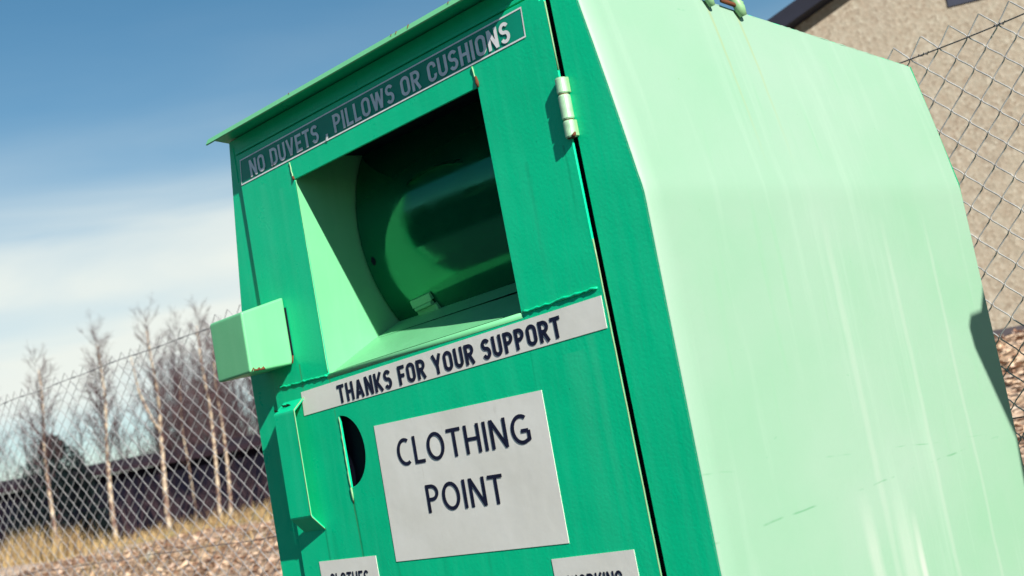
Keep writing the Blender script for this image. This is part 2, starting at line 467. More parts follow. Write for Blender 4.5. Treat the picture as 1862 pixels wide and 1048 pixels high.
# ------------------------------------------------------------------ lettering: strokes laid out as flat ribbons
S = 0.165
def arc(cx, cy, rx, ry, a0, a1, n=12):
    return [(cx + rx * math.cos(R(a0 + (a1 - a0) * i / n)), cy + ry * math.sin(R(a0 + (a1 - a0) * i / n))) for i in range(n + 1)]
def glyph(ch, s, kind):
    """returns (width, [strokes]) with centre lines in a cap height of 1"""
    h = s / 2
    wd = dict(N=.58, O=.58, D=.57, U=.56, V=.60, E=.48, T=.54, S=.53, P=.54, I=s, L=.46, W=.86, R=.56, C=.54, H=.57, A=.62, K=.58, F=.47, Y=.60, G=.56)
    if kind == 'wide': wd.update(C=.62, L=.44, O=.72, T=.56, H=.60, N=.62, G=.70, P=.52)
    if ch == ' ': return (.26, [])
    if ch == ',': return (s * 1.1, [[(h * 1.2, s * 1.1), (h * 1.0, 0), (h * 0.3, -s * 1.1)]])
    w = wd[ch]; l, r, b, t = h, w - h, h, 1 - h; cx = w / 2
    rx = (r - l) / 2
    ry = rx * (1.0 if kind != 'wide' else 1.45)
    ry = min(ry, (t - b) / 2)
    if ch == 'O': return (w, [arc(cx, t - ry, rx, ry, 0, 180) + arc(cx, b + ry, rx, ry, 180, 360) + [(r, t - ry)]])
    if ch == 'C':
        if kind == 'wide': return (w, [arc(cx + .08, .5, rx + .04, (t - b) / 2, 58, 302, 26)])
        return (w, [[(r, .66), (r, t - ry)] + arc(cx, t - ry, rx, ry, 0, 180) + arc(cx, b + ry, rx, ry, 180, 360) + [(r, .34)]])
    if ch == 'G':
        if kind == 'wide': return (w, [arc(cx + .05, .5, rx + .03, (t - b) / 2, 55, 285, 26) + [(r, b + .09), (r, .44)], [(r - .0, .44), (cx + .02, .44)]])
        return (w, [[(r, .68), (r, t - ry)] + arc(cx, t - ry, rx, ry, 0, 180) + arc(cx, b + ry, rx, ry, 180, 360) + [(r, .46), (cx, .46)]])
    if ch == 'D': return (w, [[(l, b), (cx - .05, b)] + arc(cx - .05, b + ry, r - cx + .05, ry, 270, 360) + arc(cx - .05, t - ry, r - cx + .05, ry, 0, 90) + [(l, t), (l, b - h)]])
    if ch == 'U': return (w, [[(l, 1), (l, b + ry)] + arc(cx, b + ry, rx, ry, 180, 360) + [(r, 1)]])
    if ch == 'N': return (w, [[(l, 0), (l, 1)], [(r, 0), (r, 1)], [(l * 1.05, .985), (r * .98 + .01, .015)]])
    if ch == 'V': return (w, [[(l * .9, 1), (cx, .04)], [(w - l * .9, 1), (cx, .04)]])
    if ch == 'A': return (w, [[(l * .9, 0), (cx, .96)], [(w - l * .9, 0), (cx, .96)], [(.17, .27), (w - .17, .27)]])
    if ch == 'E': return (w, [[(l, 0), (l, 1)], [(l, t), (w, t)], [(l, .5), (w * .9, .5)], [(l, b), (w, b)]])
    if ch == 'F': return (w, [[(l, 0), (l, 1)], [(l, t), (w, t)], [(l, .48), (w * .9, .48)]])
    if ch == 'T': return (w, [[(0, t), (w, t)], [(cx, 0), (cx, 1 - s * .5)]])
    if ch == 'I': return (w, [[(h, 0), (h, 1)]])
    if ch == 'L': return (w, [[(l, 0), (l, 1)], [(l, b), (w, b)]])
    if ch == 'H': return (w, [[(l, 0), (l, 1)], [(r, 0), (r, 1)], [(l, .5), (r, .5)]])
    if ch in 'PR':
        mid = .47 if ch == 'P' else .49
        q = (t - mid) / 2
        st = [[(l, 0), (l, 1)], [(l, t), (r - q, t)] + arc(r - q, mid + q, q, q, 90, -90, 14) + [(l, mid)]]
        if ch == 'R': st.append([(cx - .02, mid - .02), (r + h * .15, 0)])
        return (w, st)
    if ch == 'W': return (w, [[(l * .8, 1), (w * .28, .03)], [(w * .28, .03), (cx, .95)], [(cx, .95), (w * .72, .03)], [(w * .72, .03), (w - l * .8, 1)]])
    if ch == 'K': return (w, [[(l, 0), (l, 1)], [(r + h * .1, 1), (l + h * .6, .40)], [(l + .10, .52), (r + h * .3, 0)]])
    if ch == 'Y': return (w, [[(l * .7, 1), (cx, .42)], [(w - l * .7, 1), (cx, .42)], [(cx, 0), (cx, .46)]])
    if ch == 'S':
        r1 = (t - .52) / 2; r2 = (.52 - b) / 2
        return (w, [arc(cx, t - r1, rx, r1, 22, 270, 18) + arc(cx, b + r2, rx, r2, 90, -158, 18)[1:]])
    return (.3, [])
def ribbon(pts, s):
    """flat strip of width s round a polyline, mitred"""
    L, Rr = [], []
    P = [Vector((a, b)) for a, b in pts]
    closed = (P[0] - P[-1]).length < 1e-6
    n = len(P)
    for i in range(n):
        if closed: a, b = P[(i - 1) % (n - 1)], P[(i + 1) % (n - 1)]
        else: a, b = P[max(i - 1, 0)], P[min(i + 1, n - 1)]
        d0 = (P[i] - a).normalized() if (P[i] - a).length > 1e-6 else (b - P[i]).normalized()
        d1 = (b - P[i]).normalized() if (b - P[i]).length > 1e-6 else d0
        t = (d0 + d1)
        t = t.normalized() if t.length > 1e-6 else d0
        nn = Vector((-t.y, t.x))
        k = 1.0 / max(0.5, abs(nn.dot(Vector((-d0.y, d0.x)))))
        L.append(P[i] + nn * s / 2 * k); Rr.append(P[i] - nn * s / 2 * k)
    return L, Rr
def lettering(text, start, end, cap, s, y, kind='narrow', shear=0.0):
    """one mesh of letters from the start of the base line to its end, on the plane of depth y"""
    gl = [glyph(c, s, kind) for c in text]
    tot = sum(g[0] for g in gl)
    ln = math.hypot(end[0] - start[0], end[1] - start[1])
    ex = Vector((end[0] - start[0], end[1] - start[1])) / ln
    ez = Vector((-ex.y, ex.x))
    gap = 0.11 if kind == 'narrow' else 0.13
    natural = (tot + gap * (len(text) - 1)) * cap
    kx = ln / natural
    words = []; mb = MB(); x = 0.0; q = 0
    for ch, (gw, strokes) in zip(text, gl):
        if ch == ' ' and mb.v: words.append(mb); mb = MB()
        for st in strokes:
            Lf, Rg = ribbon(st, s)
            yy = y - 0.00008 * (q % 4); q += 1
            vs = []
            for p in Lf + Rg:
                w = Vector(start) + ex * ((x + p.x) * cap * kx) + ez * (p.y * cap)
                vs.append((w.x, yy, w.y))
            n = len(Lf)
            mb.add(vs, [(i, i + 1, n + i + 1, n + i) for i in range(n - 1)])
        x += gw + gap
    words.append(mb)
    for mb in words:                                   # face the viewer
        fix = []
        for f in mb.f:
            a, b, c = (Vector(mb.v[i]) for i in f[:3])
            fix.append(f if (b - a).cross(c - a).y < 0 else tuple(reversed(f)))
        mb.f = fix
    return words
def letter(words, mat, par):
    for wd in words: part('word', wd, mat, par, bank)

# ------------------------------------------------------------------ plates with holes (filled curve, turned upright)
def plate(outer, holes, y_front, thick, bev=0.0012):
    cu = bpy.data.curves.new('plate', 'CURVE')
    cu.dimensions = '2D'; cu.fill_mode = 'BOTH'
    cu.extrude = thick / 2 - bev; cu.bevel_depth = bev; cu.bevel_resolution = 1; cu.offset = -bev
    for poly in [outer] + holes:
        sp = cu.splines.new('POLY'); sp.points.add(len(poly) - 1); sp.use_cyclic_u = True
        for q, (a, b) in zip(sp.points, poly): q.co = (a, b, 0, 1)
    ob = bpy.data.objects.new('plate', cu); COL.objects.link(ob)
    dg = bpy.context.evaluated_depsgraph_get(); dg.update()
    me = bpy.data.meshes.new_from_object(ob.evaluated_get(dg))
    mb = MB()
    yc = y_front + thick / 2
    mb.add([(v.co.x, yc - v.co.z, v.co.y) for v in me.vertices], [tuple(p.vertices) for p in me.polygons])
    bpy.data.objects.remove(ob); bpy.data.curves.remove(cu); bpy.data.meshes.remove(me)
    return mb

# ================================================================== THE CLOTHING BANK
D = 0.922; ZC = 0.302; ZB = -1.20
def ztop(y): return 0.690 - 0.148 * y
XR = lambda z: 0.0 if z <= ZC else -0.182 * (z - ZC)
XL = lambda z: -1.157 if z <= ZC else -1.157 + 0.158 * (z - ZC)
bank = thing('clothing_bank', (-0.575, 0.46, -1.30), 'green steel clothing bank with an open chute and white CLOTHING POINT signs', 'clothing bank')

# shell: left side, back, floor, skids (the painted sheet is 3 mm thick where its edge shows)
mb = MB()
zt0, ztD = ztop(0), ztop(D)
xl = -1.157
mb.hexa([(xl,0.004,ZB),(xl+.003,0.004,ZB),(xl+.003,D,ZB),(xl,D,ZB),(xl,0.004,ZC),(xl+.003,0.004,ZC),(xl+.003,D,ZC),(xl,D,ZC)])
mb.hexa([(xl,0.004,ZC),(xl+.003,0.004,ZC),(xl+.003,D,ZC),(xl,D,ZC),(XL(zt0),0.004,zt0),(XL(zt0)+.003,0.004,zt0),(XL(ztD)+.003,D,ztD),(XL(ztD),D,ztD)])
mb.add([(xl,D,ZB),(0,D,ZB),(0,D,ZC),(XR(ztD),D,ztD),(XL(ztD),D,ztD),(xl,D,ZC)], [(0,1,2,3,4,5)])
mb.box(xl, 0, 0.004, D, ZB, ZB + .004)
part('shell', mb, M_green, bank, bank)
for xx in (-1.02, -0.22):
    mb = MB(); mb.box(xx, xx + .09, 0.03, D - .03, -1.30, ZB - .002)
    part('skid', mb, M_green, bank, bank, bevel=.004)

# right side: one folded sheet, subdivided so that it can sag slightly
mb = MB()
ny = 24
prof = [(ZB, 0.0), (-.6, 0.0005), (-.2, 0.0005), (0.1, 0.0), (0.27, -0.0002), (ZC - .014, -0.0006), (ZC, -0.0022), (ZC + .014, -0.0050)]
def side_x(y, k):
    z, x = prof[k]; return x
rows = []
for j in range(ny + 1):
    y = D * j / ny
    zt = ztop(y)
    col = [(x, z) for z, x in prof]
    for q in (0.2, 0.4, 0.6, 0.8, 1.0):
        z = ZC + .014 + (zt - ZC - .014) * q
        col.append((XR(z) - 0.0024 + 0.0022 * math.sin(math.pi * q) , z))
    col = [(x, z) if i != 0 else (x, z) for i, (x, z) in enumerate(col)]
    # rolled front corner
    if j == 0: rows.append([(x - 0.0038, -0.0001, z) for x, z in col])
    rows.append([(x, max(y, 0.004), z) for x, z in col])
nc = len(rows[0])
vs = [p for r_ in rows for p in r_]
mb.add(vs, [(i*nc+k, (i+1)*nc+k, (i+1)*nc+k+1, i*nc+k+1) for i in range(len(rows)-1) for k in range(nc-1)])
b0 = len(vs)
# inner skin gives the sheet its thickness
mb.add([(p[0] - .003, p[1], p[2]) for p in vs], [(i*nc+k, i*nc+k+1, (i+1)*nc+k+1, (i+1)*nc+k) for i in range(len(rows)-1) for k in range(nc-1)])
o = part('side_panel', mb, M_side, bank, bank, smooth=True)
o['label'] = 'pale green side sheet with painted-in sunlight and rain streaks'

# front frame with the door opening
def xdr(z): return -0.1197 - 0.0118 * z           # the door's hinge edge
fr_out = [(xl, ZB), (-.0036, ZB), (-.0036, ZC - .02), (-0.0056, ZC), (-.0110, ZC + .03), (XR(.45) - .0045, .45), (XR(zt0) - .0036, zt0), (XL(zt0), zt0), (xl, ZC)]
op = [(-1.045, ZB + .06), (xdr(ZB + .06) + .0068, ZB + .06), (xdr(.645) + .0068, .645), (-1.045, .645)]
mb = plate(fr_out, [op], 0.0, 0.004)
part('front_frame', mb, M_green, bank, bank)
# dark sheet painted for the shade inside the hinge gap
mb = MB()
mb.add([(xdr(ZB)-.03, .012, ZB+.05), (xdr(ZB)+.03, .012, ZB+.05), (xdr(.66)+.03, .012, .66), (xdr(.66)-.03, .012, .66)], [(0, 1, 2, 3)])
part('gap_shade', mb, M_shade, bank, bank)
mb = MB()      # header fold and the side seam above the door
mb.box(-1.075, -.125, -.0035, .0005, .6555, .662)
mb.box(-1.086, -1.082, -.0015, .0005, .60, .675)
part('header_fold', mb, M_green, bank, bank, bevel=.001)

# roof sheet with its turned-down front lip
mb = MB()
def roofz(y): return ztop(y) + .004
x0, x1 = -1.112, -.145
def bar(mb, pts):
    sec = [(y, roofz(y) + dz) for y, dz in pts]
    n = len(sec)
    mb.add([(x0, y, z) for y, z in sec] + [(x1, y, z) for y, z in sec], [(i, (i+1) % n, n + (i+1) % n, n + i) for i in range(n)])
    mb.add([(x0, y, z) for y, z in sec], [tuple(range(n - 1, -1, -1))]); mb.add([(x1, y, z) for y, z in sec], [tuple(range(n))])
# the front lip leans back so that its face looks up a little; the sheet behind covers the whole box
lip = MB(); bar(lip, [(-.0462, -.0120), (-.0392, .0005), (-.0340, .0036), (-.0325, .0036), (-.0325, .0004), (-.0437, -.0134)])
bar(mb, [(-.0320, .0033), (D + .03, .0033), (D + .03, 0.0), (-.0320, 0.0)])
mb.hexa([(x1 + .0005, 0.001, roofz(0)-.003), (XR(zt0) - .0055, 0.001, roofz(0)-.003), (XR(ztD) - .0055, D, roofz(D)-.003), (x1 + .0005, D, roofz(D)-.001),
         (x1 + .0005, 0.001, roofz(0)-.001), (XR(zt0) - .0055, 0.001, roofz(0)-.001), (XR(ztD) - .0055, D, roofz(D)-.001), (x1 + .0005, D, roofz(D)+.002)])
o = part('roof', mb, M_green, bank, bank)
part('roof_lip', lip, M_weath_lit, bank, bank)
# ragged weld along the roof seam
random.seed(3)
mb = MB()
pp, rr = [], []
for i in range(90):
    y = 0.02 + (D - .03) * i / 89
    pp.append((XR(ztop(y)) - .0035 + random.uniform(-.0005, .0005), y, ztop(y) + .0003 + random.uniform(-.001, .001))); rr.append(random.uniform(.0008, .0019))
mb.tube(pp, rr, 6)
part('roof_weld', mb, M_side, bank, bank, smooth=True)

# lifting lug welded to the top edge of the side sheet
lug = None
for (y, s_) in ((0.405, 1.0), (0.325, .8)):
    zz = ztop(y)
    mb = MB()
    xx = XR(zz)
    mb.tube([(xx + .004, y - .012, zz + .030), (xx + .007, y, zz + .002), (xx + .008, y + .004, zz - .012)], [.008 * s_, .010 * s_, .007 * s_], 10)
    mb.tube([(xx - .02, y + .014, zz + .03), (xx + .002, y + .012, zz + .012)], [.007 * s_, .007 * s_], 8)
    lug = part('lifting_lug', mb, M_edge, bank, bank, smooth=True, )
mb = MB()
mb.tube([(XR(.64) + .006, .36, ztop(.36) + .007), (XR(.64) + .007, .405, ztop(.405) + .006)], .004, 8)
part('lug_pin', mb, M_rust, bank, bank, smooth=True)

# ---------------- door
ZD0, ZD1 = ZB + .03, 0.652
YD = -0.006
OT, OB, OL, OR_ = 0.551, 0.158, -0.875, -0.3105
hole = [(-0.862, 0.074)] + [(-0.862 + 0.064 * math.cos(R(a)), 0.005 + 0.069 * math.sin(R(a))) for a in range(85, -90, -9)] + [(-0.8605, -0.064)]
d_out = [(-1.067, ZD0), (xdr(ZD0), ZD0), (xdr(ZD1 - .012), ZD1 - .012), (xdr(ZD1) - .010, ZD1 - .012), (xdr(ZD1) - .010, ZD1), (-1.067, ZD1)]
opn = [(OL, OB), (OR_, OB + .006), (OR_ - .004, OT + .002), (OL - .002, OT - .002)]
mb = plate(d_out, [opn, hole], YD, 0.0045, bev=.001)
door = part('door', mb, M_door, bank, bank)
# sunlit hinge edge put in as a pale, rust-specked strip
mb = MB()
zz = [ZD0 + .01 + (ZD1 - .03 - ZD0) * i / 60 for i in range(61)]
mb.tube([(xdr(z) + .0004 + random.uniform(-.0004, .0004), YD + .0012, z) for z in zz if not (.40 < z < .515)][:48], .0014, 5)
mb.tube([(xdr(z) + .0004, YD + .0012, z) for z in (.52, .56, .60, .635)], .0014, 5)
o = part('lit_door_edge', mb, M_edge, door, bank, smooth=True)
# return flange of the door, seen through the gap
mb = MB()
mb.add([(-1.0660, YD+.005, ZD0+.01), (-1.0640, YD+.005, ZD0+.01), (-1.0640, YD+.005, ZD1-.01), (-1.0660, YD+.005, ZD1-.01)], [(0,1,2,3)])
# pale strip painting the sunlit edge of the chute mouth
mb = MB()
mb.tube([(OL + .0006 + random.uniform(-.0004, .0004), YD + .0006, OB + .004 + (OT - OB - .008) * i / 40) for i in range(41)], .0010, 5)
part('lit_mouth_edge', mb, M_weath_lit, door, bank, smooth=True)
# weld beads either side of the chute mouth
def weld(name, a, b, r, seed, parent, mat=M_green, n=26):
    random.seed(seed)
    mbw = MB(); P_, Q_ = [], []
    for i in range(n):
        f_ = i / (n - 1)
        p = Vector(a).lerp(Vector(b), f_)
        P_.append((p.x, p.y + random.uniform(-.0006, .0006), p.z + random.uniform(-.0014, .0014))); Q_.append(r * random.uniform(.7, 1.35))
    mbw.tube(P_, Q_, 7)
    return part(name, mbw, mat, parent, bank, smooth=True)
weld('weld_bead', (-1.047, YD - .001, .160), (-.876, YD - .001, .156), .0022, 1, door, M_green)
weld('weld_bead', (-.306, YD - .001, .164), (-.131, YD - .001, .168), .0022, 2, door, M_green)
weld('weld_bead', (-.880, YD - .0005, .550), (-.884, YD - .0005, .585), .0014, 4, door, M_edge, 8)
weld('weld_bead', (-.314, YD - .0005, .553), (-.318, YD - .0005, .590), .0014, 5, door, M_edge, 8)
mb = MB()
mb.tube([(-.3135, YD - .0005, .572), (-.312, YD - .001, .560), (-.3118, YD - .0005, .553)], [.002, .0035, .002], 8)
part('rust_spot', mb, M_rust, door, bank, smooth=True)
mb = MB(); mb.tube([(-.8795, YD - .0005, .556), (-.8775, YD - .0008, .549)], [.002, .003], 8)
part('rust_spot', mb, M_rust, door, bank, smooth=True)
# thin pressed rib line below the handle and the run of dark rain under the hole
mb = MB()
pr = [(-0.8625, YD - .0012, .074)]
random.seed(5)
mb.tube([(-0.8622 + random.uniform(-.0006, .0006) + .0008 * i / 20, YD - .0010, .073 - .137 * i / 20) for i in range(21)], [random.uniform(.0005, .0013) for i in range(21)], 5)
mb.tube([(-0.8606, YD - .0008, -.064), (-0.8600, YD - .0008, -.080), (-0.8605, YD - .0004, -.094)], [.0022, .0020, .0006], 6)
o = part('hole_edge', mb, M_edge, door, bank, smooth=True)
# near-black plate painted for the shade inside the half-round hole
mb = MB(); mb.box(-.90, -.76, .012, .016, -.10, .11)
part('hole_shade', mb, M_shade, door, bank)

# ---------------- chute hopper
XLW, XRW = -0.8765, -0.309
DC, DR = (0.433, 0.44), 0.31                       # drum centre (y, z) and radius
hop = []
bend = [(YD + .006, .1592), (.010, .1625), (.12, .218), (.30, .30)]
mb = MB()
for (ya, za), (yb, zb) in zip(bend[:-1], bend[1:]):
    mb.quad((XLW, ya, za), (XRW, ya, za + .006), (XRW, yb, zb + .002), (XLW, yb, zb))
mb.tube([(XLW, YD + .0045, .1535), (-.6, YD + .0045, .1565), (XRW, YD + .0045, .1595)], .0062, 14)
slope = part('chute_sill', mb, M_weath_lit, bank, bank, smooth=True)
mb = MB(); mb.add([(XLW, YD + .003, .15), (XLW, .34, .31), (XLW, .34, .60), (XLW, YD + .003, .60)], [(0, 1, 2, 3)])
part('chute_cheek', mb, M_weath_lit, bank, bank)  # sun-facing cheek takes the paler, lit copy of the green
mb = MB(); mb.add([(XRW, YD + .003, .15), (XRW, .34, .31), (XRW, .34, .60), (XRW, YD + .003, .60)], [(0, 3, 2, 1)])
part('chute_cheek', mb, M_green, bank, bank)
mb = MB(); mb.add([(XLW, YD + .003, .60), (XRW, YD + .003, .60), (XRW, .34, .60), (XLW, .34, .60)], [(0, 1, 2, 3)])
part('chute_top', mb, M_shade, bank, bank)  # near-black ceiling holds the chute's inner shade in its colour
mb = MB()
A0, A1, na = -66, 33, 72
vs = []
for i in range(na + 1):
    a = R(A0 + (A1 - A0) * i / na)
    y, z = DC[0] - DR * math.cos(a), DC[1] + DR * math.sin(a)
    vs += [(XLW + .006, y, z), (XRW - .006, y, z)]
mb.add(vs, [(2*i, 2*i+1, 2*i+3, 2*i+2) for i in range(na)])
M_drum = paint('shaded_drum_green', (0.002, 0.18, 0.088), (0.004, 0.21, 0.10), 0.11, streak=0.1, peel=0.05, spec=0.5)  # bank green darkened to put the chute's shade into the drum
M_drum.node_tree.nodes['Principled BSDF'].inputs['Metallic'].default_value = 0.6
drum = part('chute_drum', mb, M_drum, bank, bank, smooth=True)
def on_drum(x, z, out=0.0):
    a = math.asin((z - DC[1]) / DR)
    return (x, DC[0] - (DR + out) * math.cos(a), DC[1] + (DR + out) * math.sin(a))
mb = MB()                                           # pull grip: a bent strip
for k in range(10):
    xa, xb = -.70 + .017 * k, -.70 + .017 * (k + 1)
    f0, f1 = math.sin(math.pi * k / 10), math.sin(math.pi * (k + 1) / 10)
    za, zb = .488 + .010 * f0, .488 + .010 * f1
    a, b = on_drum(xa, za, 0), on_drum(xb, zb, 0)
    c, d_ = on_drum(xb, zb - .004, .018 * f1 + .002), on_drum(xa, za - .004, .018 * f0 + .002)
    mb.quad(a, b, c, d_); 
    a2, b2 = on_drum(xa, za + .006, 0), on_drum(xb, zb + .006, 0)
    mb.quad(b2, a2, d_, c)
part('drum_grip', mb, M_drum, drum, bank)
mb = MB()
c0 = on_drum(-.848, .372, .0006)
mb.add([on_drum(-.848 + .007 * math.cos(2*math.pi*k/14), .372 + .009 * math.sin(2*math.pi*k/14), .0006) for k in range(14)], [tuple(range(13, -1, -1))])
part('drum_hole_shade', mb, M_shade, drum, bank)  # flat dark disc painted for the shade within a hole
mb = MB()                                           # small flap hinge at the foot of the drum
for z0 in (.272, .252):
    p = [on_drum(-.80, z0 + .006, .004), on_drum(-.735, z0 + .010, .004), on_drum(-.735, z0 - .002, .008), on_drum(-.80, z0 - .006, .008)]
    q = [on_drum(-.80, z0 + .006, 0), on_drum(-.735, z0 + .010, 0), on_drum(-.735, z0 - .002, 0), on_drum(-.80, z0 - .006, 0)]
    mb.hexa([q[3], q[2], q[1], q[0], p[3], p[2], p[1], p[0]])
mb.tube([on_drum(-.795, .262, .006), on_drum(-.74, .265, .006)], .005, 8)
part('drum_hinge', mb, M_weath_lit, drum, bank)

# ---------------- hinge
hx = -0.1215
zs_ = [(.407, .4345), (.4365, .4765), (.4785, .5045)]
hb = None
for i, (za, zb) in enumerate(zs_):
    mb = MB()
    c = .0022
    mb.tube([(hx, YD - .002, za), (hx, YD - .002, za + c), (hx, YD - .002, zb - c), (hx, YD - .002, zb)], [.0085, .0100, .0100, .0085], 24)
    o = part('hinge_knuckle', mb, M_steel, bank, bank, smooth=False)
mb = MB(); mb.tube([(hx, YD - .002, .40655), (hx, YD - .002, .50495)], .0078, 16)
part('hinge_pin', mb, M_rust, bank, bank, smooth=True)
for za, zb in ((.408, .434), (.479, .504)):
    mb = MB(); mb.box(hx + .004, hx + .0105, -.008, -.0005, za, zb)
    part('hinge_leaf', mb, M_edge, bank, bank, bevel=.001)

mb = MB(); mb.tube([(hx + .0065, YD - .0085, .4075), (hx + .010, YD - .006, .4095), (hx + .0105, YD - .004, .4135)], [.002, .0034, .0015], 8)
part('rust_spot', mb, M_rust, bank, bank, smooth=True)
for xx, ln_ in ((-.42, .009), (-.455, .006), (-.47, .004), (-.80, .003), (-.31, .005)):
    y_, z_ = -.0402, roofz(-.0402)
    mb = MB(); mb.tube([(xx, y_ - .0006, z_ - .0002), (xx + .0006, y_ - .0006 - ln_ * .5, z_ - ln_ * .866)], [.0011, .0005], 5)
    part('drip_stain', mb, M_rust, bank, bank)
# ---------------- lock guard box at the left edge of the door
bx0, bx1, by = -1.101, -0.978, -0.112
mb = MB()
mb.hexa([(bx0, by, .189), (bx1, by, .189), (bx1 - .003, -.0075, .198), (bx0, -.0005, .198),
         (bx0, by, .309), (bx1, by, .309), (bx1 - .003, -.0075, .334), (bx0, -.0005, .334)])
lockbox = part('lock_guard', mb, M_weath_lit, bank, bank, bevel=.0045, segs=3)
mb = MB(); mb.box(bx1 - .006, bx1 - .0005, -.0080, -.0062, .215, .312)
part('guard_slot_shade', mb, M_shade, lockbox, bank)  # dark strip painted for the shade in the slot behind the guard
mb = MB()
random.seed(8)
for k in range(9):
    yy = by + .004 + k * .0045 * random.uniform(.6, 1.2)
    mb.tube([(bx1 - .0008, yy, .1915 + .0004 * k), (bx1 + .0004, yy + .004, .1935 + random.uniform(0, .004)), (bx1 - .0008, yy + .008, .193)], [.0012, random.uniform(.0015, .003), .001], 6)
part('rust_spot', mb, M_rust, lockbox, bank, smooth=True)
mb = MB(); mb.tube([(bx1 - .001, -.012, .199), (bx1 - .001, -.008, .2145)], .0016, 6)
part('rust_spot', mb, M_rust, lockbox, bank, smooth=True)

# ---------------- bent strip handle below it
mb = MB()
xa, xb = -1.041, -0.969
prof_h = [(YD - .0005, .128), (-.034, .106), (-.0345, .102), (-.0345, -.102), (-.033, -.106), (YD - .0005, -.134)]
inn = [(YD - .0005, .124), (-.0315, .1035), (-.0317, .100), (-.0317, -.100), (-.0305, -.1035), (YD - .0005, -.130)]
n = len(prof_h)
V_ = [(xa, y, z) for y, z in prof_h] + [(xb, y, z) for y, z in prof_h] + [(xa, y, z) for y, z in inn] + [(xb, y, z) for y, z in inn]
F_ = []
for i in range(n - 1):
    F_ += [(i, i+1, n+i+1, n+i), (2*n+i, 3*n+i, 3*n+i+1, 2*n+i+1), (n+i, n+i+1, 3*n+i+1, 3*n+i), (i, 2*n+i, 2*n+i+1, i+1)]
mb.add(V_, F_)
handle = part('door_handle', mb, M_green, bank, bank)
mb = MB()
mb.tube([(xb + .0006, y * .97 - .0005, z) for y, z in prof_h], .0011, 6)
part('pale_handle_edge', mb, M_edge, handle, bank, smooth=True)  # paler strip along the right edge of the handle
random.seed(4)
mb = MB()
for (cx_, f_) in ((-1.022, .45), (-1.012, .5), (-1.004, .46), (-1.039, .75)):
    y, z = -.0065 - .0275 * f_, .128 - .022 * f_
    mb.add([(cx_ + .006 * math.cos(2*math.pi*k/9) * random.uniform(.7, 1.2), y - .0006 + .0045 * math.sin(2*math.pi*k/9), z + .0007 - .0036 * math.sin(2*math.pi*k/9) ) for k in range(9)], [tuple(range(9))])
part('rust_spot', mb, M_rust, handle, bank)
# ---------------- signs
YS, YT = YD - .0009, YD - .0016
def sign(name, q, mat=M_white):
    mb = MB()
    v = [(x, YS, z) for x, z in q]; w = [(x, YD - .0002, z) for x, z in q]
    mb.hexa([w[3], w[2], w[1], w[0], v[3], v[2], v[1], v[0]])
    mb.f = [tuple(f) for f in mb.f]
    me = mb.mesh(name, mat, origin=bank.location, bevel=0.00001, segs=1)
    return link(name, me, bank)
# border and letters of the top notice (vinyl straight on the paint)
bq = [(-1.056, .640), (-.178, .645), (-.180, .594), (-1.064, .588)]
def inset(q, d):
    c = Vector((sum(a for a, b in q) / 4, sum(b for a, b in q) / 4))
    return [(a + (d if a < c.x else -d), b + (d if b < c.y else -d)) for a, b in q]
iq = inset(bq, .0026)
mb = MB()
for i in range(4):
    j = (i + 1) % 4
    a, b, c, d_ = bq[i], bq[j], iq[j], iq[i]
    mb.add([(p[0], YS, p[1]) for p in (a, b, c, d_)], [(3, 2, 1, 0)])
    mb.f[-1] = mb.f[-1]
# flip where needed
mb.f = [f if ((Vector(mb.v[f[1]]) - Vector(mb.v[f[0]])).cross(Vector(mb.v[f[2]]) - Vector(mb.v[f[0]]))).y < 0 else tuple(reversed(f)) for f in mb.f]
M_grey = plain('pale_grey_vinyl', (0.88, 0.88, 0.90), 0.55, var=0.15, sc=50)
film = MB()
film.add([(x, YD - .0004, z) for x, z in bq], [(0, 3, 2, 1)])
M_film = plain('green_notice_film', (0.002, 0.31, 0.19), .4, var=.1, spec=.3)
notice = part('notice_border', mb, M_grey, bank, bank)
part('notice_film', film, M_film, notice, bank)
letter(lettering('NO DUVETS , PILLOWS OR CUSHIONS', (-1.023, .5945), (-.214, .6000), .0350, .165, YT), M_grey, notice)

o = sign('thanks_sign', [(-.974, .139), (-.1265, .1545), (-.1265, .103), (-.976, .092)])
letter(lettering('THANKS FOR YOUR SUPPORT', (-.852, .0970), (-.2235, .1078), .0352, .185, YT), M_navy, o)
o = sign('clothing_point_sign', [(-.757, .040), (-.296, .033), (-.298, -.2165), (-.759, -.213)])
letter(lettering('CLOTHING', (-.703, -.0435), (-.339, -.0475), .0500, .125, YT, 'wide'), M_navy, o)
wl = lettering('POINT', (-.638, -.1345), (-.429, -.1380), .0500, .125, YT, 'wide')
letter(wl, M_navy, o)
o = sign('clothes_sign', [(-1.008, -.195), (-.8195, -.197), (-.8195, -.40), (-1.008, -.40)])
letter(lettering('CLOTHES', (-.977, -.2495), (-.850, -.2505), .0290, .15, YT), M_navy, o)
o = sign('working_sign', [(-.346, -.239), (-.160, -.2375), (-.158, -.44), (-.344, -.44)])
letter(lettering('WORKING', (-.316, -.2965), (-.193, -.2955), .0290, .15, YT), M_navy, o)

